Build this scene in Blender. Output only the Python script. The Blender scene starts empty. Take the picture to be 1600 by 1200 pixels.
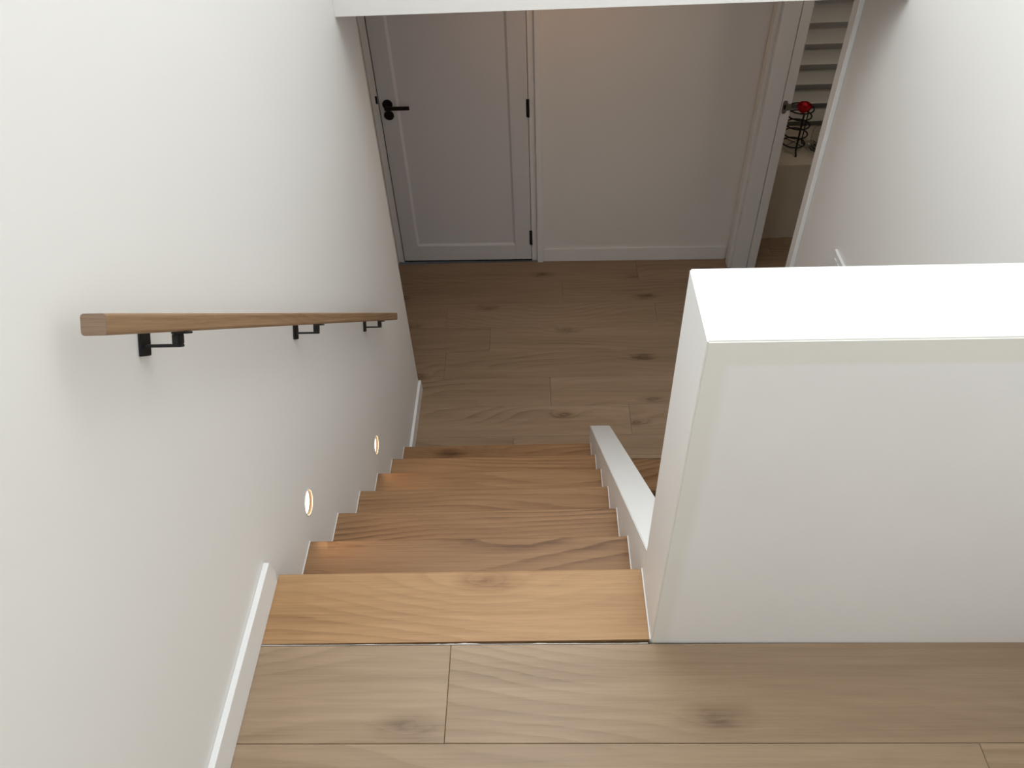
import bpy, bmesh, math, random
from mathutils import Vector, Matrix
random.seed(7)
S = bpy.context.scene
COL = S.collection

# ------------------------------------------------------------------ camera
F_PX = 1219.87
cam_d = bpy.data.cameras.new('camera')
cam = bpy.data.objects.new('camera', cam_d); COL.objects.link(cam)
cam_d.sensor_fit = 'HORIZONTAL'; cam_d.sensor_width = 36.0
cam_d.lens = F_PX / 1600 * 36.0
cam_d.clip_start = 0.02; cam_d.clip_end = 100
yaw, pitch, roll = -0.050267, -0.788161, -0.053508
fwd = Vector((math.sin(yaw)*math.cos(pitch), math.cos(yaw)*math.cos(pitch), math.sin(pitch)))
right = Vector((math.cos(yaw), -math.sin(yaw), 0)); up = right.cross(fwd)
r2 = math.cos(roll)*right + math.sin(roll)*up
u2 = -math.sin(roll)*right + math.cos(roll)*up
m = Matrix((r2, u2, -fwd)).transposed().to_4x4(); m.translation = Vector((0.63652, -0.97480, 1.60484))
cam.matrix_world = m
S.camera = cam

# ------------------------------------------------------------------ world, lights, exposure
w = bpy.data.worlds.new('world'); S.world = w; w.use_nodes = True
w.node_tree.nodes['Background'].inputs[0].default_value = (0.75, 0.85, 1.0, 1)
w.node_tree.nodes['Background'].inputs[1].default_value = 0.05
S.view_settings.view_transform = 'Standard'; S.view_settings.look = 'None'
S.view_settings.gamma = 1.0; S.view_settings.use_curve_mapping = False
S.view_settings.exposure = -0.07

def area(name, loc, target, sx, sy, power, col):
    l = bpy.data.lights.new(name, 'AREA'); l.shape = 'RECTANGLE'; l.size = sx; l.size_y = sy
    l.energy = power; l.color = col
    o = bpy.data.objects.new(name, l); COL.objects.link(o); o.location = loc
    d = Vector(target) - Vector(loc)
    o.rotation_euler = d.to_track_quat('-Z', 'Y').to_euler()
    return o
area('skylight', (0.95, 0.78, 2.93), (0.95, 0.781, 0), 1.3, 1.3, 22.5, (0.92, 0.97, 1.0))
area('landing_window_light', (1.1, -2.88, 1.8), (1.1, 0, 1.7), 1.3, 1.3, 14, (0.93, 0.97, 1.0))  # unseen fill added behind the viewer to brighten the half wall front
area('clerestory_light', (0.02, 0.2, 2.3), (1.8, 0.2, 2.15), 2.0, 0.8, 37, (0.92, 0.97, 1.0))  # added emitting panel on the left wall, no window there
area('hall_downlight', (0.8, 2.45, 0.665), (0.8, 2.451, 0), 0.12, 0.12, 1.5, (1.0, 0.46, 0.16))
area('side_room_lamp', (2.75, 2.5, 0.60), (2.45, 3.75, -0.35), 0.3, 0.3, 2.6, (1.0, 0.88, 0.74))  # added unseen fill aimed at the shutters so the room isn't black

# ------------------------------------------------------------------ measured layout
W, XR = 0.865, 1.8205            # stair width, right wall
Z0 = -1.3495                     # lower floor
D, T, H = 0.1764, 0.1664, 0.8764 # landing board depth, half wall thickness and height
TB, HB = 0.0137, 0.0793          # baseboard thickness and height
YL, YB, ZB = 1.917, 1.6244, 0.6774
NY = [0.0, 0.2178, 0.4488, 0.6798, 0.9108, 1.1417, 1.3727]
NZ = [0.0, -0.1914, -0.3851, -0.5788, -0.7725, -0.9662, -1.1599]
AT, AH, AF = 0.0071, -0.0072, -0.016
YW = 3.066                       # far wall face at x = 0
def fy(x, y): return y + AF*x    # far wall stands a hair out of square
CEIL = 2.90
YBACK = -2.9
YR = 3.80                        # window wall of the side room
XS = 1.965                       # side room face of the right wall

# ------------------------------------------------------------------ materials
def new_mat(name):
    mt = bpy.data.materials.new(name); mt.use_nodes = True
    nt = mt.node_tree
    return mt, nt, nt.nodes, nt.links, nt.nodes['Principled BSDF']
def plain(name, col, rough=0.5, metal=0.0, var=0.0, scale=6.0, bump=0.0, bscale=250.0, spec=0.5):
    mt, nt, N, L, b = new_mat(name)
    b.inputs['Base Color'].default_value = (*col, 1); b.inputs['Roughness'].default_value = rough
    b.inputs['Metallic'].default_value = metal; b.inputs['Specular IOR Level'].default_value = spec
    tc = N.new('ShaderNodeTexCoord')
    if var > 0:
        n = N.new('ShaderNodeTexNoise'); n.inputs['Scale'].default_value = scale; n.inputs['Detail'].default_value = 4
        L.new(tc.outputs['Object'], n.inputs['Vector'])
        mx = N.new('ShaderNodeMix'); mx.data_type = 'RGBA'
        mx.inputs[6].default_value = (*[c*(1-var) for c in col], 1); mx.inputs[7].default_value = (*[min(1, c*(1+var)) for c in col], 1)
        L.new(n.outputs['Fac'], mx.inputs[0]); L.new(mx.outputs[2], b.inputs['Base Color'])
    if bump > 0:
        n2 = N.new('ShaderNodeTexNoise'); n2.inputs['Scale'].default_value = bscale; n2.inputs['Detail'].default_value = 2
        L.new(tc.outputs['Object'], n2.inputs['Vector'])
        bp = N.new('ShaderNodeBump'); bp.inputs['Strength'].default_value = bump; bp.inputs['Distance'].default_value = 0.001
        L.new(n2.outputs['Fac'], bp.inputs['Height']); L.new(bp.outputs['Normal'], b.inputs['Normal'])
    return mt

def oak(name, ramp, rings=9.0, warp=0.55, rough=0.45, knot=0.5, tone=0.10, fibre=0.35, bump=0.15, fscale=1.0, axis='x', ringamt=0.36):
    """plank timber: x runs along the grain, y across it; every object gets its own piece of the tree"""
    mt, nt, N, L, b = new_mat(name)
    def math_(op, a, c=None, d=None):
        n = N.new('ShaderNodeMath'); n.operation = op
        for i, v in enumerate((a, c, d)):
            if v is None: continue
            if isinstance(v, (int, float)): n.inputs[i].default_value = v
            else: L.new(v, n.inputs[i])
        return n.outputs[0]
    tc = N.new('ShaderNodeTexCoord'); oi = N.new('ShaderNodeObjectInfo')
    sep = N.new('ShaderNodeSeparateXYZ'); L.new(tc.outputs['Object'], sep.inputs[0])
    X, Y, Z = sep.outputs
    if axis == 'y': X, Y = Y, X
    rnd = oi.outputs['Random']
    X = math_('ADD', X, math_('MULTIPLY', rnd, 43.0)); Yo = math_('ADD', Y, math_('MULTIPLY', rnd, 17.0))
    YZ = math_('ADD', Yo, math_('MULTIPLY', Z, 0.8))
    def vec(sx, sy, sz=1.0):
        c = N.new('ShaderNodeCombineXYZ')
        L.new(math_('MULTIPLY', X, sx), c.inputs[0]); L.new(math_('MULTIPLY', YZ, sy), c.inputs[1]); L.new(math_('MULTIPLY', Z, sz), c.inputs[2])
        return c.outputs[0]
    def noise(v, scale=1.0, detail=2.0, rough_=0.5):
        n = N.new('ShaderNodeTexNoise'); n.inputs['Scale'].default_value = scale
        n.inputs['Detail'].default_value = detail; n.inputs['Roughness'].default_value = rough_
        L.new(v, n.inputs['Vector']); return n.outputs['Fac']
    # knots: few, stretched along the grain, and the rings bend round them
    vo = N.new('ShaderNodeTexVoronoi'); vo.voronoi_dimensions = '2D'; vo.inputs['Scale'].default_value = 1.0; vo.inputs['Randomness'].default_value = 1.0
    L.new(vec(1.7, 4.2, 0.0), vo.inputs['Vector'])
    kd = vo.outputs['Distance']
    sc = N.new('ShaderNodeSeparateColor'); L.new(vo.outputs['Color'], sc.inputs[0])
    pick = math_('GREATER_THAN', sc.outputs[0], 1.0 - knot)
    bend = math_('MULTIPLY', pick, math_('POWER', 2.718, math_('MULTIPLY', kd, -9.0)))
    w1 = noise(vec(0.75, 2.6), 1.0, 1.5, 0.4)
    w2 = noise(vec(4.0, 22.0), 1.0, 2.0, 0.5)
    w3 = noise(vec(22.0, 90.0), 1.0, 1.0, 0.5)
    ph = math_('ADD', math_('MULTIPLY', YZ, rings*1.6), math_('ADD', math_('MULTIPLY', w1, rings*warp), math_('ADD', math_('MULTIPLY', w2, 0.55), math_('MULTIPLY', bend, 2.6))))
    ph = math_('ADD', ph, math_('MULTIPLY', w3, 0.16))
    fr = math_('FRACT', ph)                              # saw profile: slow rise to late wood, sharp fall
    ring = math_('MULTIPLY', math_('POWER', fr, 2.4), math_('SUBTRACT', 1.0, math_('POWER', fr, 18.0)))
    strength = noise(vec(1.0, 4.0), 1.0, 1.0)
    sm = N.new('ShaderNodeMapRange'); sm.inputs[1].default_value = 0.40; sm.inputs[2].default_value = 0.66; L.new(strength, sm.inputs[0])
    fib = noise(vec(6.0*fscale, 300.0*fscale, 60.0), 1.0, 3.0, 0.6)
    pore = noise(vec(30.0*fscale, 700.0*fscale, 200.0), 1.0, 2.0, 0.5)
    streak = noise(vec(1.6, 60.0), 1.0, 3.0, 0.6)
    broad = noise(vec(0.9, 9.0), 1.0, 3.0, 0.55)
    f = math_('ADD', 0.52, math_('MULTIPLY', math_('SUBTRACT', broad, 0.5), 0.75))
    f = math_('ADD', f, math_('MULTIPLY', math_('SUBTRACT', streak, 0.5), 0.50))
    f = math_('ADD', f, math_('MULTIPLY', math_('MULTIPLY', math_('SUBTRACT', 0.22, ring), math_('ADD', 0.15, sm.outputs[0])), ringamt))
    f = math_('ADD', f, math_('MULTIPLY', math_('SUBTRACT', fib, 0.5), fibre*1.6))
    f = math_('ADD', f, math_('MULTIPLY', math_('SUBTRACT', pore, 0.5), fibre*0.7))
    f = math_('ADD', f, math_('MULTIPLY', math_('SUBTRACT', rnd, 0.5), tone*2))
    kn = N.new('ShaderNodeMapRange'); kn.inputs[1].default_value = 0.03; kn.inputs[2].default_value = 0.16
    kn.inputs[3].default_value = 0.75; kn.inputs[4].default_value = 0.0; L.new(kd, kn.inputs[0])
    f = math_('SUBTRACT', f, math_('MULTIPLY', kn.outputs[0], math_('MULTIPLY', pick, noise(vec(14, 40), 1.0, 3.0))))
    cr = N.new('ShaderNodeValToRGB'); e = cr.color_ramp.elements
    e[0].position = 0.0; e[0].color = (*ramp[0], 1); e[1].position = 1.0; e[1].color = (*ramp[-1], 1)
    for i, c in enumerate(ramp[1:-1]):
        k = e.new((i+1)/(len(ramp)-1)); k.color = (*c, 1)
    L.new(f, cr.inputs[0]); L.new(cr.outputs[0], b.inputs['Base Color'])
    b.inputs['Roughness'].default_value = rough
    b.inputs['Specular IOR Level'].default_value = 0.35
    bp = N.new('ShaderNodeBump'); bp.inputs['Strength'].default_value = bump; bp.inputs['Distance'].default_value = 0.0006
    L.new(math_('ADD', fib, pore), bp.inputs['Height']); L.new(bp.outputs['Normal'], b.inputs['Normal'])
    return mt

M = {}
M['wall'] = plain('wall_paint', (0.84, 0.828, 0.802), 0.62, var=0.012, scale=3.0, bump=0.06, bscale=160, spec=0.3)
M['trim'] = plain('trim_gloss_white', (0.87, 0.87, 0.865), 0.35, var=0.008, scale=5.0, bump=0.02, bscale=60)
M['cap'] = plain('half_wall_paint', (0.88, 0.878, 0.865), 0.45, var=0.02, scale=4.0, bump=0.04, bscale=120)
M['door'] = plain('door_paint', (0.74, 0.735, 0.745), 0.42, var=0.01, scale=4.0, bump=0.02, bscale=90)
M['ceiling'] = plain('ceiling_paint', (0.82, 0.82, 0.81), 0.8, var=0.01)
M['black'] = plain('matt_black_metal', (0.012, 0.012, 0.013), 0.42, metal=0.3, var=0.2, scale=40)
M['steel'] = plain('brushed_steel', (0.42, 0.40, 0.37), 0.35, metal=0.9, var=0.08, scale=60)
M['dark'] = plain('shadow_gap', (0.016, 0.013, 0.011), 1.0, var=0.2, spec=0.0)
M['sealant'] = plain('white_sealant', (0.83, 0.82, 0.80), 0.5, var=0.06, scale=50)
M['glue'] = plain('dried_sealant', (0.60, 0.57, 0.53), 0.6, var=0.45, scale=45)
M['reflector'] = plain('bronze_reflector', (0.075, 0.05, 0.03), 0.5, var=0.1)
M['plastic'] = plain('white_plastic', (0.84, 0.84, 0.83), 0.3, var=0.01)
M['cloth'] = plain('cream_cloth', (0.66, 0.57, 0.45), 0.85, var=0.06, scale=9, bump=0.2, bscale=500)
M['louvre'] = plain('shutter_paint', (0.80, 0.77, 0.72), 0.4, var=0.01)
M['rose'] = plain('red_silk', (0.80, 0.010, 0.02), 0.6, var=0.3, scale=60)
M['iron'] = plain('black_wire', (0.008, 0.007, 0.006), 0.5, metal=0.2, var=0.2, scale=60)
M['dry'] = plain('dried_petals', (0.07, 0.04, 0.04), 0.8, var=0.6, scale=90)
M['subfloor'] = plain('subfloor', (0.10, 0.08, 0.06), 0.9, var=0.2)
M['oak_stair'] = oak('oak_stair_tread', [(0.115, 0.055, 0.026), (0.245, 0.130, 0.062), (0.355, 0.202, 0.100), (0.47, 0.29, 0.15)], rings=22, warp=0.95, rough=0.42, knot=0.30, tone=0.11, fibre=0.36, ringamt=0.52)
M['oak_landing'] = oak('oak_landing_board', [(0.18, 0.085, 0.037), (0.34, 0.185, 0.084), (0.45, 0.262, 0.126), (0.56, 0.355, 0.185)], rings=22, warp=1.0, rough=0.42, knot=0.55, tone=0.05, fibre=0.34, ringamt=0.55)  # same timber as the treads; stronger light on the landing put into colour
M['oak_rail'] = oak('oak_handrail', [(0.13, 0.072, 0.036), (0.235, 0.138, 0.072), (0.335, 0.210, 0.118), (0.43, 0.285, 0.17)], rings=60, warp=0.35, rough=0.5, knot=0.25, tone=0.0, fibre=0.42, ringamt=0.5)
M['oak_end'] = oak('oak_end_grain', [(0.15, 0.09, 0.056), (0.225, 0.148, 0.096), (0.28, 0.19, 0.13), (0.34, 0.24, 0.165)], rings=150, warp=0.05, rough=0.65, knot=0.0, tone=0.0, fibre=0.7, fscale=3.0, axis='y')
M['oak_floor'] = oak('oak_floor_plank', [(0.145, 0.091, 0.056), (0.290, 0.198, 0.124), (0.375, 0.264, 0.172), (0.455, 0.330, 0.220)], rings=17, warp=0.9, rough=0.40, knot=0.40, tone=0.07, fibre=0.26, ringamt=0.36)
def half_wall_paint():
    # brushed cut-in band along the top and the end of the face, roller paint in the field
    mt, nt, N, L, b = new_mat('half_wall_face')
    tc = N.new('ShaderNodeTexCoord'); sp_ = N.new('ShaderNodeSeparateXYZ'); L.new(tc.outputs['Object'], sp_.inputs[0])
    nz = N.new('ShaderNodeTexNoise'); nz.inputs['Scale'].default_value = 5.0; nz.inputs['Detail'].default_value = 3; L.new(tc.outputs['Object'], nz.inputs['Vector'])
    def mth(op, a, c):
        n = N.new('ShaderNodeMath'); n.operation = op
        for i, v in enumerate((a, c)):
            if isinstance(v, (int, float)): n.inputs[i].default_value = v
            else: L.new(v, n.inputs[i])
        return n.outputs[0]
    wob = mth('MULTIPLY', mth('SUBTRACT', nz.outputs['Fac'], 0.5), 0.012)
    def step(v, lo, hi):
        m_ = N.new('ShaderNodeMapRange'); m_.inputs[1].default_value = lo; m_.inputs[2].default_value = hi; L.new(v, m_.inputs[0]); return m_.outputs[0]
    band = mth('MAXIMUM', step(mth('ADD', sp_.outputs[2], wob), 0.826, 0.834), step(mth('MULTIPLY', mth('ADD', sp_.outputs[0], wob), -1.0), -0.912, -0.894))
    face = mth('MULTIPLY', band, mth('LESS_THAN', sp_.outputs[1], -0.17))
    mx = N.new('ShaderNodeMix'); mx.data_type = 'RGBA'; mx.inputs[6].default_value = (0.88, 0.875, 0.865, 1); mx.inputs[7].default_value = (0.835, 0.825, 0.775, 1)
    L.new(face, mx.inputs[0])
    m2 = N.new('ShaderNodeMix'); m2.data_type = 'RGBA'; m2.blend_type = 'MULTIPLY'; m2.inputs[0].default_value = 1.0
    cr = N.new('ShaderNodeMapRange'); cr.inputs[3].default_value = 0.96; cr.inputs[4].default_value = 1.03; L.new(nz.outputs['Fac'], cr.inputs[0])
    L.new(mx.outputs[2], m2.inputs[6]); L.new(cr.outputs[0], m2.inputs[7]); L.new(m2.outputs[2], b.inputs['Base Color'])
    b.inputs['Roughness'].default_value = 0.42
    return mt
M['half_wall'] = half_wall_paint()
def emission(name, col, s):
    mt, nt, N, L, b = new_mat(name)
    b.inputs['Base Color'].default_value = (0.9, 0.9, 0.9, 1)
    b.inputs['Emission Color'].default_value = (*col, 1); b.inputs['Emission Strength'].default_value = s
    return mt
M['lens'] = emission('lit_lens', (1.0, 0.86, 0.66), 5.0)
def glass(name, col, rough=0.02):
    mt, nt, N, L, b = new_mat(name)
    b.inputs['Base Color'].default_value = (*col, 1); b.inputs['Roughness'].default_value = rough
    b.inputs['Transmission Weight'].default_value = 1.0; b.inputs['IOR'].default_value = 1.45
    return mt
M['glass'] = glass('clear_glass', (0.95, 0.97, 0.96))

# ------------------------------------------------------------------ mesh helpers
def link(name, bm, mt, parent=None, loc=(0, 0, 0), rot=(0, 0, 0), smooth=False, recalc=True):
    if recalc: bmesh.ops.recalc_face_normals(bm, faces=bm.faces)
    me = bpy.data.meshes.new(name); bm.to_mesh(me); bm.free()
    if mt: me.materials.append(mt)
    if smooth:
        for p in me.polygons: p.use_smooth = True
    o = bpy.data.objects.new(name, me); COL.objects.link(o)
    o.location = loc; o.rotation_euler = rot
    if parent: o.parent = parent
    return o
def box(bm, x0, x1, y0, y1, z0, z1, shear=None):
    vs = [bm.verts.new((x, y + (shear(x) if shear else 0), z)) for x in (x0, x1) for y in (y0, y1) for z in (z0, z1)]
    for f in ((0, 1, 3, 2), (4, 6, 7, 5), (0, 4, 5, 1), (2, 3, 7, 6), (0, 2, 6, 4), (1, 5, 7, 3)):
        bm.faces.new([vs[i] for i in f])
    return vs
def bevel(bm, w_, seg=2):
    bmesh.ops.bevel(bm, geom=list(bm.edges), offset=w_, segments=seg, affect='EDGES', clamp_overlap=True)
def bbox(x0, x1, y0, y1, z0, z1, w_=0.002, seg=2, shear=None):
    bm = bmesh.new(); box(bm, x0, x1, y0, y1, z0, z1, shear)
    if w_ > 0: bevel(bm, w_, seg)
    return bm
def cbox(lx, ly, lz, w_=0.001, seg=2): return bbox(-lx/2, lx/2, -ly/2, ly/2, -lz/2, lz/2, w_, seg)
def tube(bm, pts, r, n=8, closed=False):
    pts = [Vector(p) for p in pts]; rings = []
    k = len(pts)
    for i, p in enumerate(pts):
        a = pts[(i-1) % k] if (closed or i > 0) else p
        c = pts[(i+1) % k] if (closed or i < k-1) else p
        t = (c-a).normalized()
        ref = Vector((0, 0, 1)) if abs(t.z) < 0.9 else Vector((1, 0, 0))
        s = t.cross(ref).normalized(); u = s.cross(t)
        rr = r[i] if isinstance(r, (list, tuple)) else r
        rings.append([bm.verts.new(p + rr*(math.cos(2*math.pi*j/n)*s + math.sin(2*math.pi*j/n)*u)) for j in range(n)])
    for i in range(k if closed else k-1):
        A, B = rings[i], rings[(i+1) % k]
        for j in range(n): bm.faces.new((A[j], A[(j+1) % n], B[(j+1) % n], B[j]))
    if not closed:
        bm.faces.new(rings[0][::-1]); bm.faces.new(rings[-1])
def lathe(bm, prof, n=32, caps=True):
    rings = []
    for (r, z) in prof:
        rings.append([bm.verts.new((r*math.cos(2*math.pi*j/n), r*math.sin(2*math.pi*j/n), z)) for j in range(n)])
    for A, B in zip(rings, rings[1:]):
        for j in range(n): bm.faces.new((A[j], A[(j+1) % n], B[(j+1) % n], B[j]))
    if caps:
        bm.faces.new(rings[0][::-1]); bm.faces.new(rings[-1])
def prism(bm, poly, x0, x1, fn=None):
    """poly of (y, z) swept along x"""
    A = [bm.verts.new((x0, y, z)) for y, z in poly]; B = [bm.verts.new((x1, y, z)) for y, z in poly]
    bm.faces.new(A); bm.faces.new(B[::-1]); k = len(poly)
    for i in range(k): bm.faces.new((A[i], A[(i+1) % k], B[(i+1) % k], B[i]))
def empty(name, loc=(0, 0, 0), rot=(0, 0, 0), parent=None):
    o = bpy.data.objects.new(name, None); COL.objects.link(o); o.location = loc; o.rotation_euler = rot
    o.empty_display_size = 0.05
    if parent: o.parent = parent
    return o
def tag(o, label, cat, group=None, kind=None):
    o['label'] = label; o['category'] = cat
    if group: o['group'] = group
    if kind: o['kind'] = kind
    return o
def struct(o, label, cat): return tag(o, label, cat, kind='structure')

# ------------------------------------------------------------------ walls
def boxes(name, mt, lst, label, cat, w_=0.0):
    bm = bmesh.new()
    for b_ in lst: box(bm, *b_)
    return struct(link(name, bm, mt), label, cat)
bm = bmesh.new()
box(bm, -0.12, 0, YBACK, YL, Z0-0.25, CEIL)
wl_ = link('wall_left', bm, M['wall'])
# round pockets for the two step lights
STEP = ((0.290, -0.113), (0.981, -0.686))
cut = bmesh.new()
for y_, z_ in STEP:
    bmesh.ops.create_cone(cut, cap_ends=True, segments=48, radius1=0.0355, radius2=0.0355, depth=0.05,
                          matrix=Matrix.Translation((0.0, y_, z_)) @ Matrix.Rotation(math.pi/2, 4, 'Y'))
cu = link('cutter', cut, None)
md = wl_.modifiers.new('pockets', 'BOOLEAN'); md.operation = 'DIFFERENCE'; md.object = cu; md.solver = 'EXACT'
bpy.context.view_layer.update()
ev = wl_.evaluated_get(bpy.context.evaluated_depsgraph_get())
nm_ = bpy.data.meshes.new_from_object(ev); wl_.modifiers.clear(); wl_.data = nm_
bpy.data.objects.remove(cu)
struct(wl_, 'tall off-white stair wall on the left carrying the handrail', 'wall')
boxes('wall_right', M['wall'], [(XR, XS, YBACK, 2.020, Z0-0.6, CEIL), (XR, XS, 2.020, 2.945, 0.64, CEIL), (XR, XS, 2.945, YR+0.1, Z0-0.1, CEIL)],
      'off-white wall on the right running down to the open doorway', 'wall')
# far wall with the door opening
DX0, DX1 = -0.2067, 0.600
bm = bmesh.new()
sh = lambda x: AF*x
for x0, x1, z0, z1 in ((-1.5, DX0-0.04, Z0-0.1, 0.80), (DX0-0.04, DX1+0.04, 0.64, 0.80), (DX1+0.04, XR-0.0005, Z0-0.1, 0.80)):
    box(bm, x0, x1, YW, YW+0.11, z0, z1, sh)
box(bm, DX0-0.2, DX1+0.2, YW+0.1105, YW+0.13, Z0-0.1, 0.80, sh)  # unseen sheet added behind the door to block light leaking through
struct(link('wall_front', bm, M['wall']), 'shaded beige wall at the end of the lower hall, beside the panel door', 'wall')
boxes('wall_upper', M['wall'], [(0.0005, XR-0.0005, YB, YB+0.11, ZB, CEIL)], 'white bulkhead across the top of the picture above the lower hall', 'bulkhead')
boxes('wall_back', M['wall'], [(0, XR, YBACK-0.1, YBACK, -0.1, CEIL)], 'plain landing wall behind the viewer', 'wall')
boxes('wall_hall_side', M['wall'], [(-1.6, -1.5, YL-0.1, YW+0.2, Z0-0.1, 0.80), (-1.5, -0.121, YL-0.11, YL, Z0-0.1, 0.80)], 'plain wall closing the hidden left arm of the lower hall', 'wall')
boxes('wall_side_room', M['wall'], [(XS, 3.7, 1.3, 1.4, Z0-0.1, 0.80), (3.6, 3.7, 1.4, YR+0.1, Z0-0.1, 0.80),
      (XS, 2.03, YR, YR+0.1, Z0-0.1, 0.80), (2.03, 3.2, YR, YR+0.1, Z0-0.1, -0.80), (2.03, 3.2, YR, YR+0.1, 0.55, 0.80), (3.2, 3.6, YR, YR+0.1, Z0-0.1, 0.80)],
      'walls of the small room seen through the doorway at top right', 'wall')
boxes('ceiling', M['ceiling'], [(-0.1, 0.28, YBACK-0.1, YB+0.1, CEIL, CEIL+0.1), (1.62, XS, YBACK-0.1, YB+0.1, CEIL, CEIL+0.1),
      (0.28, 1.62, YBACK-0.1, 0.11, CEIL, CEIL+0.1), (0.28, 1.62, 1.45, YB+0.1, CEIL, CEIL+0.1), (0.25, 1.65, 0.05, 1.5, CEIL+0.1, CEIL+0.12)], 'white ceiling over the stair with a skylight opening', 'ceiling')
boxes('ceiling', M['ceiling'], [(-1.5, XR-0.001, YB+0.111, YW+0.05, ZB, ZB+0.1)], 'low white ceiling over the lower hall', 'ceiling')
boxes('ceiling', M['ceiling'], [(XS+0.001, 3.7, 1.3, YR+0.1, 0.68, 0.78)], 'white ceiling of the small side room', 'ceiling')

# half wall on the landing
bm = bmesh.new()
box(bm, W+0.003, XR-0.0005, -D, -D+T, -0.30, H, lambda x: AH*(x-W))
bevel(bm, 0.0022, 2)
hw = struct(link('wall_landing', bm, M['half_wall']), 'white half wall with a broad flat top guarding the landing edge', 'half wall')
# floor edge closing under the landing, seen only from the void
boxes('wall_under_landing', M['wall'], [(W+0.004, XR-0.0005, -D+0.03, -D+T-0.01, Z0-0.6, -0.301)], 'plain wall under the landing edge facing the lower hall', 'wall')

# sloping curb beside the stair
sl = 0.193708/0.230974
zc = lambda y: -sl*y + 0.0937
TC, YC = 0.0917, 1.4573
bm = bmesh.new()
prism(bm, [(-0.012, -0.30), (-0.012, zc(-0.012)), (YC, zc(YC)), (YC, Z0), (0.30, Z0), (0.0, Z0)], W+0.003, W+0.003+TC)
bevel(bm, 0.002, 2)
struct(link('wall_stair', bm, M['cap']), 'low white sloping curb along the right side of the stair', 'curb')

# ------------------------------------------------------------------ floors of single planks
def plank_bm(lx, ly, th=0.014, c=0.0012):
    bm = bmesh.new()
    x, y = lx/2, ly/2
    lo = [bm.verts.new((sx*x, sy*y, -th)) for sx, sy in ((-1, -1), (1, -1), (1, 1), (-1, 1))]
    mi = [bm.verts.new((sx*x, sy*y, -c)) for sx, sy in ((-1, -1), (1, -1), (1, 1), (-1, 1))]
    hi = [bm.verts.new((sx*(x-c), sy*(y-c), 0)) for sx, sy in ((-1, -1), (1, -1), (1, 1), (-1, 1))]
    bm.faces.new(lo[::-1]); bm.faces.new(hi)
    for A, B in ((lo, mi), (mi, hi)):
        for i in range(4): bm.faces.new((A[i], A[(i+1) % 4], B[(i+1) % 4], B[i]))
    return bm
GAP = 0.0008
def plank(parent, x0, x1, y0, y1, z, c=0.0012):
    return link('plank', plank_bm(x1-x0-GAP, y1-y0-GAP, c=c), M['oak_floor'], parent, ((x0+x1)/2, (y0+y1)/2, z))
PW = 0.2085
bm = bmesh.new(); box(bm, 0, XR-0.0005, YBACK, -D-0.001, -0.22, -0.0145)
fl = struct(link('floor', bm, M['subfloor']), 'upper landing floor of pale greyed oak planks', 'floor')
y1 = -D-0.0035; row = 0
JOINT = {0: [0.433], 1: [1.48], 2: [0.75]}
while y1 > YBACK+0.02:
    y0 = max(y1-PW, YBACK)
    js = JOINT.get(row, [random.uniform(0.3, 1.5)])
    xs = [0.001] + js + [XR-0.001]
    for a, b_ in zip(xs, xs[1:]): plank(fl, a, b_, y0, y1, 0.0)
    y1 = y0; row += 1

bm = bmesh.new(); box(bm, -1.5, XR, YL+0.002, 3.06, Z0-0.1, Z0-0.0145); box(bm, 0, XR, 1.436, YL+0.002, Z0-0.1, Z0-0.0145)
fl2 = struct(link('floor', bm, M['subfloor']), 'lower hall floor of greyed oak planks at the foot of the stair', 'floor')
ys = [2.84 - PW*k for k in range(0, 7)]
def rowp(parent, x0, x1, y0, y1, joints, z=Z0):
    xs = [x0] + [j for j in joints if x0+0.05 < j < x1-0.05] + [x1]
    for a, b_ in zip(xs, xs[1:]): plank(parent, a, b_, y0, y1, z, 0.0008)
# the row against the far wall follows its slight skew
bm = plank_bm(1.6-GAP, 0.222, c=0.0008)
rowj = [[-0.62, 0.31, 1.5], [-0.4, 0.784], [-0.9, 0.1, 1.32], [-0.1, 0.36, 1.70], [0.693], [1.093]]
rowp(fl2, -1.498, XR-0.001, 2.84, 3.062+AF*0.9, [-0.5, 1.25])
for k in range(4):
    rowp(fl2, -1.498, XR-0.001, ys[k+1], ys[k], rowj[k+1] if k < 3 else [-0.7, 0.12, 1.4])
bm.free()
rowp(fl2, 0.001, XR-0.001, ys[5], ys[4], [0.693]); rowp(fl2, -1.498, 0.0, YL+0.002, ys[4], [])
rowp(fl2, 0.001, XR-0.001, ys[6], ys[5], [1.093])
rowp(fl2, 0.001, XR-0.001, 1.461, ys[6], [0.5]); rowp(fl2, W+TC+0.005, XR-0.001, 1.4375, 1.461, [])
bm = bmesh.new(); box(bm, XS, 3.6, 1.4, YR, Z0-0.1, Z0-0.0145); box(bm, XR+0.001, XS, 2.021, 2.944, Z0-0.1, Z0-0.0145)
fl3 = struct(link('floor', bm, M['subfloor']), 'dark oak plank floor of the side room beyond the open doorway', 'floor')
edges = [1.4] + [y for y in sorted([2.84 + PW*k for k in range(-6, 5)]) if 1.45 < y < YR-0.02] + [YR]
for k, (a, b_) in enumerate(zip(edges, edges[1:])):
    x0 = XR+0.002 if (a > 2.06 and b_ < 2.94) else XS+0.001
    rowp(fl3, x0, 3.599, a, b_, [2.1+0.37*((k*5) % 4)])

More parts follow.
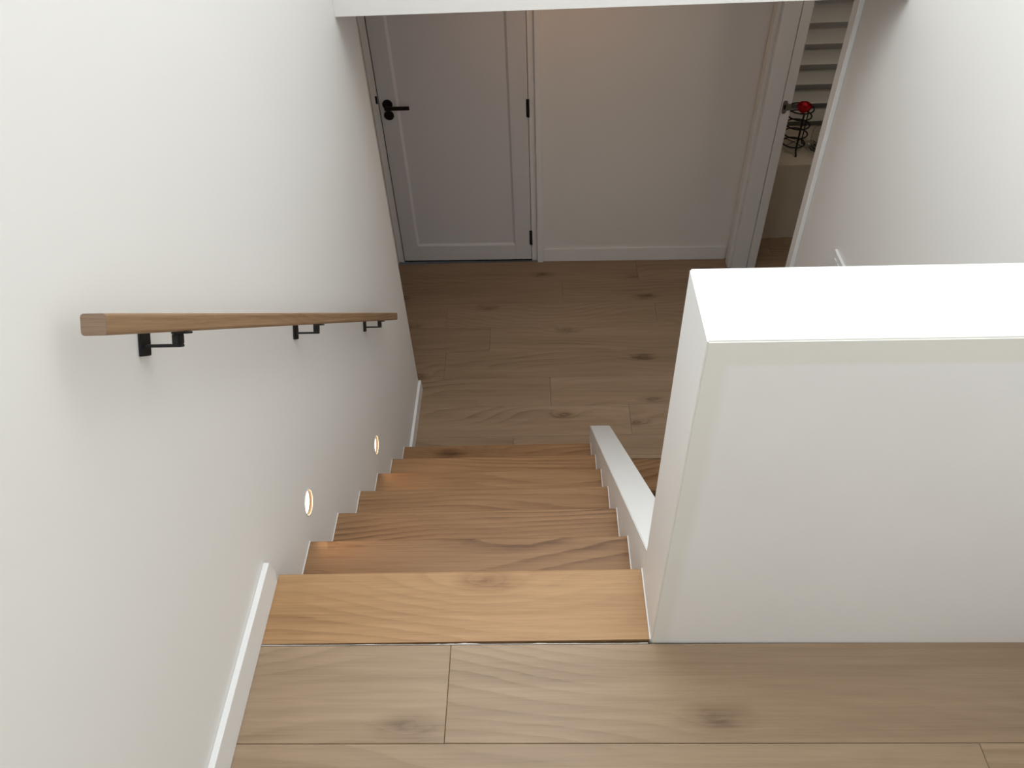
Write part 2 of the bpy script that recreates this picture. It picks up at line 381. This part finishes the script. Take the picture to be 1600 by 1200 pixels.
# ------------------------------------------------------------------ staircase
st = tag(empty('staircase', (0, 0, Z0)), 'oak staircase of plain treads descending between the white wall and curb', 'staircase')
def tread_bm(x0, x1, depth, th=0.03, r=0.004, shear=AT):
    """front (nosing) edge on local y = 0, back edge at y = -depth, top at z = 0"""
    bm = bmesh.new()
    poly = [(-depth, 0), (-r, 0), (-r*0.3, -r*0.3), (0, -r), (0, -th+r), (-r*0.3, -th+r*0.3), (-r, -th), (-depth, -th)]
    prism(bm, poly, x0, x1)
    for v in bm.verts: v.co.y += shear*v.co.x
    return bm
X0, X1 = 0.0025, W
zoff = -Z0
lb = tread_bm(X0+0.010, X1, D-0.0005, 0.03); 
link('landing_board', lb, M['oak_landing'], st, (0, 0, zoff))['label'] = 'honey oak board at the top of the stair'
first = None
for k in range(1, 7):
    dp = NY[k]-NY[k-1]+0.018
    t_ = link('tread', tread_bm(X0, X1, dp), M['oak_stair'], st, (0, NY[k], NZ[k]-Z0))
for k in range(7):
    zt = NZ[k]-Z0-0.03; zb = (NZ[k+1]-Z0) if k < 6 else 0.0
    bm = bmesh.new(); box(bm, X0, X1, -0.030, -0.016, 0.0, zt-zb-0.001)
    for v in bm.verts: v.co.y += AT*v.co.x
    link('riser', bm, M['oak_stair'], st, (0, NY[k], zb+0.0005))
# thin white sealant beads at both ends of every tread
for k in range(0, 7):
    y_b = NY[k-1]-0.012 if k else -D
    if k: link('sealant_bead', bbox(0.0002, 0.0024, y_b-NY[k], 0.0004, -0.030, 0.0012, 0.0), M['sealant'], st, (0, NY[k], NZ[k]-Z0))
    link('sealant_bead', bbox(W+0.0001, W+0.0028, y_b-NY[k] + AT*W, AT*W, -0.030, 0.0012, 0.0), M['sealant'], st, (0, NY[k], NZ[k]-Z0))
# smear of sealant in the joint between landing board and floor
bm = bmesh.new()
n_ = 160; topA = []; botA = []
for i in range(n_+1):
    x = 0.014 + (W-0.018)*i/n_
    full = 1.0 if 0.38 < x < 0.64 else 0.35
    wv = 0.0010 + 0.0016*full*max(0, math.sin(x*31)+0.5*math.sin(x*83)+random.uniform(-0.4, 0.5))
    y_ = -D-0.0030
    topA.append((bm.verts.new((x, y_, 0.0001)), bm.verts.new((x, y_+wv, 0.0001)))); botA.append((bm.verts.new((x, y_, -0.012)), bm.verts.new((x, y_+wv, -0.012))))
for i in range(n_):
    (a0, a1), (b0, b1) = topA[i], topA[i+1]; (c0, c1), (d0, d1) = botA[i], botA[i+1]
    bm.faces.new((a0, b0, b1, a1)); bm.faces.new((a1, b1, d1, c1)); bm.faces.new((c0, c1, d1, d0)); bm.faces.new((a0, c0, d0, b0))
o = link('sealant_smear', bm, M['glue'], st, (0, 0, zoff)); o['kind'] = 'stuff'; o['label'] = 'pale smear of sealant in the joint'

# flight that carries on down on the far side of the curb: only its top board shows
st2 = tag(empty('staircase', (1.39, 1.25, Z0-0.38)), 'orange-brown oak stair edge glimpsed between the sloping curb and the half wall', 'staircase')
xa, xb = W+TC+0.005, XR-0.001
c0 = (1.39, 1.25, Z0-0.38)
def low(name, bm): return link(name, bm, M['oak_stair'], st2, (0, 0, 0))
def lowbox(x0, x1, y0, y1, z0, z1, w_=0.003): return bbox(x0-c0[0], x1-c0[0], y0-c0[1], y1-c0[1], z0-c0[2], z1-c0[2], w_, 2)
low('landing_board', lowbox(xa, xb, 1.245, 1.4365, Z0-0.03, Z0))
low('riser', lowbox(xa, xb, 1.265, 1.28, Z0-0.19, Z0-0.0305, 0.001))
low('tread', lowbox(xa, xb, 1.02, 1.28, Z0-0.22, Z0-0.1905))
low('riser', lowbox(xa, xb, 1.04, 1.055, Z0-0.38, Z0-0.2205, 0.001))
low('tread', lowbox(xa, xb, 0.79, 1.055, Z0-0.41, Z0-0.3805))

# ------------------------------------------------------------------ baseboards
def bb_prof(h=HB, t=TB): return [(0, 0), (t, 0), (t, h-0.002), (t-0.002, h), (0, h)]
# landing, left: last bit is cut off square above the stair, with a small bite at its foot
bm = bmesh.new()
ye = -0.019
poly = [(YBACK, 0.0005), (-0.022, 0.0005), (-0.022, 0.006), (-0.012, 0.026), (-0.012, 0.032), (ye, HB+0.001), (YBACK, HB+0.001)]
prism(bm, poly, 0.0003, TB)
bevel(bm, 0.0012, 1)
struct(link('baseboard_left', bm, M['trim']), 'white baseboard along the left wall of the upper landing', 'baseboard')
bm = bmesh.new()
poly = [(1.385, Z0+0.0005), (YL+TB, Z0+0.0005), (YL+TB, Z0+HB-0.022), (YL+0.004, Z0+HB), (1.385, Z0+HB)]
prism(bm, poly, 0.0003, TB); bevel(bm, 0.001, 1)
struct(link('baseboard_left', bm, M['trim']), 'short white baseboard on the left wall at the foot of the stair', 'baseboard')
bm = bmesh.new(); box(bm, DX1+0.0745, XR-0.0195, YW-TB, YW-0.0003, Z0+0.0005, Z0+0.0935, sh); bevel(bm, 0.0015, 2)
struct(link('baseboard_front', bm, M['trim']), 'white baseboard along the far wall of the lower hall', 'baseboard')
bm = bmesh.new(); box(bm, XR-TB, XR-0.0003, 1.47, 1.955, Z0+0.0005, Z0+HB); bevel(bm, 0.0015, 1)
struct(link('baseboard_right', bm, M['trim']), 'white baseboard on the right wall of the lower hall', 'baseboard')

# ------------------------------------------------------------------ panel door in the far wall
d1 = struct(empty('door_1', (0.2, fy(0.2, YW), Z0), (0, 0, math.atan(AF))), 'closed pale one-panel door with black lever at end of hall', 'door')
def dl(name, bm, mt=None, **k): return link(name, bm, mt or M['door'], d1, **k)
ox = 0.2
DZ1 = 1.955
lx0, lx1 = DX0+0.002-ox, DX1-ox
ST = 0.098
LF = 0.000   # leaf face flush with the jamb edge (local y)
def dbox(x0, x1, z0, z1, y0=LF, y1=0.038, w_=0.0012): return bbox(x0, x1, y0, y1, z0, z1, w_, 2)
zb = 0.011
dl('stile', dbox(lx0, lx0+ST-0.006, zb, DZ1)); dl('stile', dbox(lx1-ST, lx1, zb, DZ1))
dl('rail', dbox(lx0+ST-0.0055, lx1-ST-0.0005, zb, zb+0.108)); dl('rail', dbox(lx0+ST-0.0055, lx1-ST-0.0005, DZ1-0.10, DZ1))
# recessed panel with a sloping bead round it
bm = bmesh.new()
px0, px1, pz0, pz1 = lx0+ST-0.006, lx1-ST, zb+0.108, DZ1-0.10
def rect(x0, x1, z0, z1, y): return [bm.verts.new(c) for c in ((x0, y, z0), (x1, y, z0), (x1, y, z1), (x0, y, z1))]
a = rect(px0, px1, pz0, pz1, 0.001); b_ = rect(px0+0.013, px1-0.013, pz0+0.013, pz1-0.013, 0.011); c_ = rect(px0, px1, pz0, pz1, 0.03)
for i in range(4): bm.faces.new((a[i], a[(i+1) % 4], b_[(i+1) % 4], b_[i])); bm.faces.new((c_[i], c_[(i+1) % 4], a[(i+1) % 4], a[i]))
bm.faces.new(b_); bm.faces.new(c_)
dl('panel', bm)
# jamb and casing
jx0, jx1 = DX0-0.038-ox, DX1+0.038-ox
for x0, x1 in ((jx0, lx0-0.0055), (lx1+0.003, jx1)):
    dl('jamb', bbox(x0, x1, 0.0, 0.10, 0.0005, DZ1+0.035, 0.0015), M['trim'])
dl('jamb', bbox(lx0-0.0025, lx1+0.0025, 0.0, 0.10, DZ1+0.004, DZ1+0.035, 0.0015), M['trim'])
dl('door_stop', bbox(lx0-0.0025, lx1+0.0025, 0.045, 0.06, DZ1-0.012, DZ1+0.0035, 0.001), M['trim'])
for x0, x1 in ((jx0-0.036, jx0-0.0005), (jx1+0.0005, jx1+0.036)):
    dl('architrave', bbox(x0, x1, -0.024, -0.0005, 0.0005, DZ1+0.068, 0.003, 3), M['trim'])
dl('architrave', bbox(jx0, jx1, -0.024, -0.0005, DZ1+0.034, DZ1+0.068, 0.003, 3), M['trim'])
# dark gap under the leaf: near-black strip painted as its shade
dl('threshold', bbox(lx0-0.0025, lx1+0.0025, 0.004, 0.09, 0.0003, 0.004, 0.0), M['dark'])
dl('seal', bbox(lx0-0.0053, lx0-0.0008, 0.012, 0.04, 0.0045, DZ1, 0.0), M['dark'])  # dark strip painting the shade in the narrow gap beside the leaf
# hinges
for zc_ in (-0.340-Z0, -1.175-Z0, 0.42-Z0):
    bm = bmesh.new(); 
    for k in range(5):
        tube(bm, [(lx1+0.0015, -0.006, zc_-0.05+k*0.02+0.0005), (lx1+0.0015, -0.006, zc_-0.05+k*0.02+0.0195)], 0.0065, 12)
    hg = dl('hinge', bm, M['black'])
    link('hinge_leaf', bbox(lx1-0.010, lx1-0.0008, -0.0025, -0.0002, zc_-0.05, zc_+0.05, 0.0), M['black'], hg)
# lever handle: two round roses and a straight lever
hx = -0.1595-ox; 
for zz, nm in ((-0.300-Z0, 'rose_plate'), (-0.362-Z0, 'rose_plate')):
    bm = bmesh.new(); lathe(bm, [(0.026, 0.0), (0.027, 0.001), (0.027, 0.007), (0.0255, 0.009)], 32)
    dl(nm, bm, M['black'], loc=(hx, -0.0003, zz), rot=(math.pi/2, 0, 0))
bm = bmesh.new()
tube(bm, [(hx, -0.009, -0.300-Z0), (hx, -0.045, -0.300-Z0)], 0.009, 16)
lv = dl('lever', bm, M['black'])
bm = bbox(hx-0.011, hx+0.124, -0.056, -0.0455, -0.302-Z0-0.010, -0.302-Z0+0.010, 0.002, 2)
link('grip', bm, M['black'], lv)
bm = bmesh.new(); tube(bm, [(hx, -0.009, -0.362-Z0), (hx, -0.012, -0.362-Z0)], 0.010, 16)
dl('key_turn', bm, M['black'])
dl('latch_plate', bbox(lx0-0.017, lx0-0.006, -0.0022, -0.0003, 1.052, 1.096, 0.0), M['black'])

# ------------------------------------------------------------------ open doorway in the right wall
d2 = struct(empty('door_2', (XR, 2.5, Z0)), 'open doorway with white jamb and casing leading to the small room', 'doorway')
OY0, OY1, OZ = 2.020-2.5, 2.945-2.5, 0.64-Z0
def d2l(name, bm, mt=None, **k): return link(name, bm, mt or M['trim'], d2, **k)
tw = XS-XR
d2l('jamb', bbox(0.0003, tw, OY1-0.018, OY1-0.0005, 0.0005, OZ-0.0185, 0.001))
d2l('jamb', bbox(0.0003, tw, OY0+0.0005, OY0+0.016, 0.0005, OZ-0.0185, 0.001))
d2l('jamb', bbox(0.0003, tw, OY0+0.0005, OY1-0.0005, OZ-0.018, OZ-0.0005, 0.001))
d2l('door_stop', bbox(0.003, 0.091, OY1-0.031, OY1-0.0185, 0.0005, OZ-0.019, 0.0015))
d2l('door_stop', bbox(0.0945, tw, OY1-0.0305, OY1-0.0185, 0.0005, OZ-0.019, 0.0015))
d2l('door_stop', bbox(0.003, 0.093, OY0+0.0185, OY0+0.031, 0.0005, OZ-0.019, 0.0012))
def casing(y0, y1, z0, z1): return bbox(-0.019, -0.0003, y0, y1, z0, z1, 0.003, 3)
d2l('architrave', casing(OY1-0.012, OY1+0.052, 0.0005, OZ+0.04))
d2l('architrave', casing(OY0-0.053, OY0+0.006, 0.0005, OZ+0.04))
d2l('architrave', casing(OY0+0.013, OY1-0.013, OZ-0.012, OZ+0.036))
# strike plate on the far jamb
zs = -0.309-Z0
bm = bmesh.new()
yp0, yp1 = OY1-0.0320, OY1-0.0306
out_ = []
for k in range(9):
    a_ = math.pi*k/8; out_.append((0.1115+0.0125*math.cos(a_), zs+0.0235+0.0125*math.sin(a_)))
for k in range(9):
    a_ = math.pi+math.pi*k/8; out_.append((0.1115+0.0125*math.cos(a_), zs-0.0235+0.0125*math.sin(a_)))
A_ = [bm.verts.new((x, yp0, z)) for x, z in out_]; B_ = [bm.verts.new((x, yp1, z)) for x, z in out_]
bm.faces.new(A_); bm.faces.new(B_[::-1])
for i in range(len(A_)): bm.faces.new((A_[i], A_[(i+1) % len(A_)], B_[(i+1) % len(A_)], B_[i]))
sp = d2l('strike_plate', bm, M['steel']); sp['label'] = 'dull metal strike plate'
link('lip', bbox(0.1236, 0.143, yp0, yp1, zs-0.019, zs+0.019, 0.0005, 1), M['steel'], sp)
link('latch_hole', bbox(0.1065, 0.1165, OY1-0.0326, OY1-0.0321, zs-0.012, zs+0.012, 0.0), M['dark'], sp)

# ------------------------------------------------------------------ handrail
sl_d = Vector((0, 0.7662114, -0.64258859)); sl_n = Vector((0, 0.64258859, 0.7662114))
RC = Vector((0.0575, -0.211, 0.9592)); RW, RH, RL = 0.034, 0.029, 2.107
hr = empty('handrail'); mm = Matrix(((0, 1, 0), (0, 0, 0), (0, 0, 0)))
# local x runs down the slope, y is away from the left wall (-> +X), z is the slope normal
rot = Matrix((sl_d, Vector((-1, 0, 0)), sl_n)).transposed().to_4x4()
rot.translation = RC; hr.matrix_world = rot
tag(hr, 'slim square oak handrail on black brackets on the left wall', 'handrail')
def rail_bm(x0, x1, r_=0.005):
    bm = bmesh.new(); pr = []
    for cx_, cy_, a0 in ((RW/2-r_, RH/2-r_, 0), (-RW/2+r_, RH/2-r_, 90), (-RW/2+r_, -RH/2+r_, 180), (RW/2-r_, -RH/2+r_, 270)):
        for k in range(5):
            a_ = math.radians(a0+22.5*k); pr.append((cx_+r_*math.cos(a_), cy_+r_*math.sin(a_)))
    prism(bm, pr, x0, x1); return bm
rail = link('rail', rail_bm(0.0010, RL), M['oak_rail'], hr)
eg = link('end_grain', rail_bm(-0.0005, 0.0009), M['oak_end'], hr); eg['label'] = 'greyer sawn end of the rail'
yw = RC.x     # local y of the wall plane (wall lies at +y because local y points to -X)
def bracket(s):
    br = empty('bracket', (s, 0, 0), parent=hr)
    link('wall_plate', bbox(-0.0165, 0.0165, yw-0.0050, yw-0.0003, -0.053, -0.008, 0.001), M['black'], br)
    link('arm', bbox(-0.009, 0.010, yw-0.0635, yw-0.0052, -0.0395, -0.0345, 0.0008), M['black'], br)
    link('post', bbox(-0.009, 0.010, yw-0.0635, yw-0.0515, -0.0343, -0.0185, 0.0008), M['black'], br)
    link('saddle', bbox(-0.011, 0.018, yw-0.0745, yw-0.0515, -0.0183, -0.0147, 0.0008), M['black'], br)
for s in (0.236, 1.022, 1.836): bracket(s)

# ------------------------------------------------------------------ recessed step lights
def step_light(y, z, label):
    r_ = empty('step_light', (0, y, z)); tag(r_, label, 'step light', 'step lights in the stair wall')
    R_ = 0.0375
    bm = bmesh.new()
    # local z points out of the wall after rotation
    lathe(bm, [(R_, 0.0003), (R_, 0.0012), (R_-0.0006, 0.0018), (R_-0.0026, 0.0018), (R_-0.0032, 0.0010), (R_-0.0032, 0.0002)], 48, caps=False)
    link('trim_ring', bm, M['plastic'], r_, rot=(0, math.pi/2, 0), smooth=True)
    bm = bmesh.new(); lathe(bm, [(R_-0.0034, 0.0008), (R_-0.0040, -0.0090), (R_-0.0024, -0.0090), (R_-0.0024, 0.0002)], 48, caps=False)
    link('reflector', bm, M['reflector'], r_, rot=(0, math.pi/2, 0), smooth=True)
    bm = bmesh.new(); lathe(bm, [(R_-0.0038, -0.0085), (R_-0.0038, -0.0078), (0.020, -0.0062), (0.006, -0.0056)], 48)
    link('lens', bm, M['lens'], r_, rot=(0, math.pi/2, 0), smooth=True)
    l = bpy.data.lights.new('step_light_glow', 'AREA'); l.shape = 'DISK'; l.size = 0.05; l.energy = 0.24; l.color = (1.0, 0.56, 0.24)
    lo = bpy.data.objects.new('step_light_glow', l); COL.objects.link(lo); lo.parent = r_; lo.location = (-0.0045, 0, 0)
    lo.rotation_euler = Vector((1, 0, 0)).to_track_quat('-Z', 'Y').to_euler()
    return r_
step_light(0.290, -0.113, 'larger glowing round step light, nearer the top of the stair')
step_light(0.981, -0.686, 'smaller glowing round step light, nearer the foot of the stair')

# ------------------------------------------------------------------ light switch on the right wall
sw = tag(empty('light_switch', (XR, 1.532, -0.288)), 'white light switch plate on the right wall just above the half wall', 'light switch')
link('face_plate', bbox(-0.011, -0.0003, -0.058, 0.058, -0.036, 0.036, 0.002, 2), M['plastic'], sw)
link('rocker', bbox(-0.0145, -0.0112, 0.006, 0.030, -0.013, 0.013, 0.0012, 2), M['plastic'], sw)
link('rocker', bbox(-0.0145, -0.0112, -0.030, -0.006, -0.013, 0.013, 0.0012, 2), M['plastic'], sw)

# ------------------------------------------------------------------ side room: window, shutters, covered table and what stands on it
win = struct(empty('window_1', (2.6, YR, -0.1)), 'window behind the white shutters in the small room', 'window')
def wl(name, bm, mt=None): return link(name, bm, mt or M['trim'], win)
for x0, x1, z0, z1 in ((-0.57, -0.52, -0.70, 0.65), (0.55, 0.60, -0.70, 0.65), (-0.52, 0.55, -0.70, -0.64), (-0.52, 0.55, 0.59, 0.65)):
    wl('window_frame', bbox(x0, x1, 0.03, 0.09, z0, z1, 0.002))
wl('mullion', bbox(-0.335, -0.08, 0.03, 0.09, -0.64, 0.59, 0.002))
for x0, x1 in ((-0.52, -0.335), (-0.08, 0.55)):
    wl('pane', bbox(x0, x1, 0.058, 0.064, -0.64, 0.59, 0.0), M['glass'])
sh_ = tag(empty('window_shutter', (2.6, YR-0.075, -0.1)), 'white louvred shutter with wide tilted blades across the side-room window', 'shutter')
def sl_(name, bm, **k): return link(name, bm, M['louvre'], sh_, **k)
for x0, x1 in ((-0.61, -0.555), (0.55, 0.60)): sl_('stile', bbox(x0, x1, -0.015, 0.015, -0.70, 0.66, 0.002))
sl_('rail', bbox(-0.5545, 0.5495, -0.015, 0.015, -0.70, -0.625, 0.002)); sl_('rail', bbox(-0.5545, 0.5495, -0.015, 0.015, 0.59, 0.66, 0.002))
def blade_bm():
    bm = bmesh.new(); n = 12; h, t = 0.0575, 0.0055
    ring = [(h*math.cos(2*math.pi*k/n), t*math.sin(2*math.pi*k/n)) for k in range(n)]
    prism(bm, ring, -0.552, 0.547); return bm
b0 = None
for k in range(10):
    z = -0.541 + 0.1215*k
    if b0 is None: b0 = sl_('louvre', blade_bm()); o = b0
    else:
        o = b0.copy(); COL.objects.link(o); o.parent = sh_
    o.location = (0, 0, z); o.rotation_euler = (math.radians(23), 0, 0)

TZ = -0.826
tb_ = tag(empty('covered_table', (2.55, 3.47, Z0)), 'low table under a plain cream cloth hanging to the floor', 'table')
th_ = TZ - Z0
# cloth: top and hanging sides with soft folds
bm = bmesh.new()
hx_, hy_ = 0.55, 0.235
per = []
nside = 60
def perim():
    out = []
    for i in range(nside): out.append((-hx_ + 2*hx_*i/nside, -hy_))
    for i in range(24): out.append((hx_, -hy_ + 2*hy_*i/24))
    for i in range(nside): out.append((hx_ - 2*hx_*i/nside, hy_))
    for i in range(24): out.append((-hx_, hy_ - 2*hy_*i/24))
    return out
P = perim(); rings = []
levels = [(0.985, 0.0), (1.0, -0.002), (1.006, -0.010), (1.004, -0.05), (1.0, -0.15), (1.0, -0.30), (1.0, -(th_-0.001))]
for li, (sc_, dz) in enumerate(levels):
    amp = 0.0 if li < 2 else 0.0045*min(1, li/4)
    ring = []
    for i, (x, y) in enumerate(P):
        wv = amp*(math.sin(i*0.31+1.0)+0.6*math.sin(i*0.83))
        nx, ny = (0, -1) if abs(y+hy_) < 1e-6 else ((0, 1) if abs(y-hy_) < 1e-6 else ((1, 0) if x > 0 else (-1, 0)))
        zz = th_ + dz + (0.004*math.sin(i*0.35) if li in (1, 2) else 0)
        ring.append(bm.verts.new((x*sc_ + nx*wv, y*sc_ + ny*wv, zz)))
    rings.append(ring)
bm.faces.new(rings[0])
for A, B in zip(rings, rings[1:]):
    k = len(A)
    for i in range(k): bm.faces.new((A[i], B[i], B[(i+1) % k], A[(i+1) % k]))
link('tablecloth', bm, M['cloth'], tb_, smooth=True)

# wire lantern with curled feet and a red rose on its front bar
LX, LY = 2.197, 3.412
ln = tag(empty('wire_lantern', (LX, LY, TZ)), 'black wire cage lantern with stacked rings and curled feet, seen through the doorway', 'lantern')
RR = 0.068
heights = [0.045, 0.105, 0.162, 0.219, 0.262]
for i, hz in enumerate(heights):
    bm = bmesh.new(); rr = RR*(0.96 if i == 0 else 1.0) + (0.004 if i == 4 else 0)
    tube(bm, [(rr*math.cos(2*math.pi*k/32), rr*math.sin(2*math.pi*k/32), hz) for k in range(32)], 0.0042, 8, closed=True)
    link('ring', bm, M['iron'], ln, smooth=True)
for k in range(3):
    a_ = -math.pi/2 + k*math.tau/3
    c_, s_ = math.cos(a_), math.sin(a_)
    bm = bmesh.new()
    pts = [(RR*c_*f, RR*s_*f, z_) for f, z_ in ((1.34, 0.0045), (1.38, 0.009), (1.28, 0.014), (1.12, 0.020), (1.03, 0.032), (1.0, 0.05), (1.0, 0.12), (1.0, 0.20), (1.0, 0.262))]
    tube(bm, pts, 0.0058 if k == 0 else 0.0036, 8)
    link('upright', bm, M['iron'], ln, smooth=True)
for k in range(2):
    a_ = k*math.pi/2 + 0.6
    bm = bmesh.new(); c_, s_ = math.cos(a_), math.sin(a_)
    tube(bm, [(RR*0.96*c_, RR*0.96*s_, 0.045), (0, 0, 0.05), (-RR*0.96*c_, -RR*0.96*s_, 0.045)], 0.0022, 6)
    link('base_wire', bm, M['iron'], ln)
ro = tag(empty('rose', (LX-0.010, LY-0.066, TZ+0.2675)), 'red artificial rose perched on top of the black wire lantern', 'flower')
bm = bmesh.new(); lathe(bm, [(0.004, 0.0), (0.017, 0.010), (0.021, 0.034), (0.016, 0.056), (0.005, 0.062)], 16)
link('bud', bm, M['rose'], ro, smooth=True)
for k in range(9):
    a_ = k*2.4; ring_ = 0.021 + 0.0022*k; hgt = 0.060 - 0.002*k
    bm = bmesh.new(); n = 6; grid = []
    for i in range(n+1):
        u = i/n; rowv = []
        for j in range(n+1):
            v_ = (j/n-0.5)*1.5
            rad = ring_*(0.35 + 0.75*math.sin(u*math.pi*0.62)); z_ = 0.002 + hgt*u - 0.004*(v_*v_)*u
            flare = 1 + 0.30*max(0, u-0.7)
            rowv.append(bm.verts.new((rad*flare*math.cos(a_+v_), rad*flare*math.sin(a_+v_), z_)))
        grid.append(rowv)
    for i in range(n):
        for j in range(n): bm.faces.new((grid[i][j], grid[i][j+1], grid[i+1][j+1], grid[i+1][j]))
    bmesh.ops.solidify(bm, geom=list(bm.faces), thickness=0.0012)
    link('petal', bm, M['rose'], ro, smooth=True)

# ribbed glass jar with dark dried petals
JX, JY = 2.338, 3.400
jr = tag(empty('glass_jar', (JX, JY, TZ)), 'small ribbed clear glass jar of dark dried petals beside the wire lantern', 'jar')
bm = bmesh.new(); prof = [(0.030, 0.012)]
for k in range(49):
    t_ = k/48; env = 0.046*math.sqrt(max(0.05, 1-abs(2*t_-0.9)**3*0.75)); prof.append((env + 0.0018*math.sin(t_*2*math.pi*6), 0.014 + 0.145*t_))
inner = [(max(0.004, r_-0.003), z_+(0.002 if i == 0 else 0)) for i, (r_, z_) in enumerate(prof)]
lathe(bm, prof + inner[::-1], 32)
link('jar_body', bm, M['glass'], jr, smooth=True)
bm = bmesh.new()
for k in range(26):
    a_ = random.uniform(0, 6.28); r_ = random.uniform(0, 0.026); z_ = random.uniform(0.030, 0.062)
    mt_ = Matrix.Translation((r_*math.cos(a_), r_*math.sin(a_), z_)) @ Matrix.Rotation(random.uniform(0, 3), 4, (random.random(), random.random(), 1))
    bmesh.ops.create_icosphere(bm, subdivisions=1, radius=0.009, matrix=mt_ @ Matrix.Diagonal((1, 0.8, 0.4, 1)))
o = link('dried_petals', bm, M['dry'], jr); o['kind'] = 'stuff'
bm = bmesh.new(); lathe(bm, [(0.030, 0.001), (0.046, 0.003), (0.050, 0.008), (0.047, 0.009), (0.030, 0.010)], 32)
link('saucer', bm, M['glass'], jr, smooth=True)
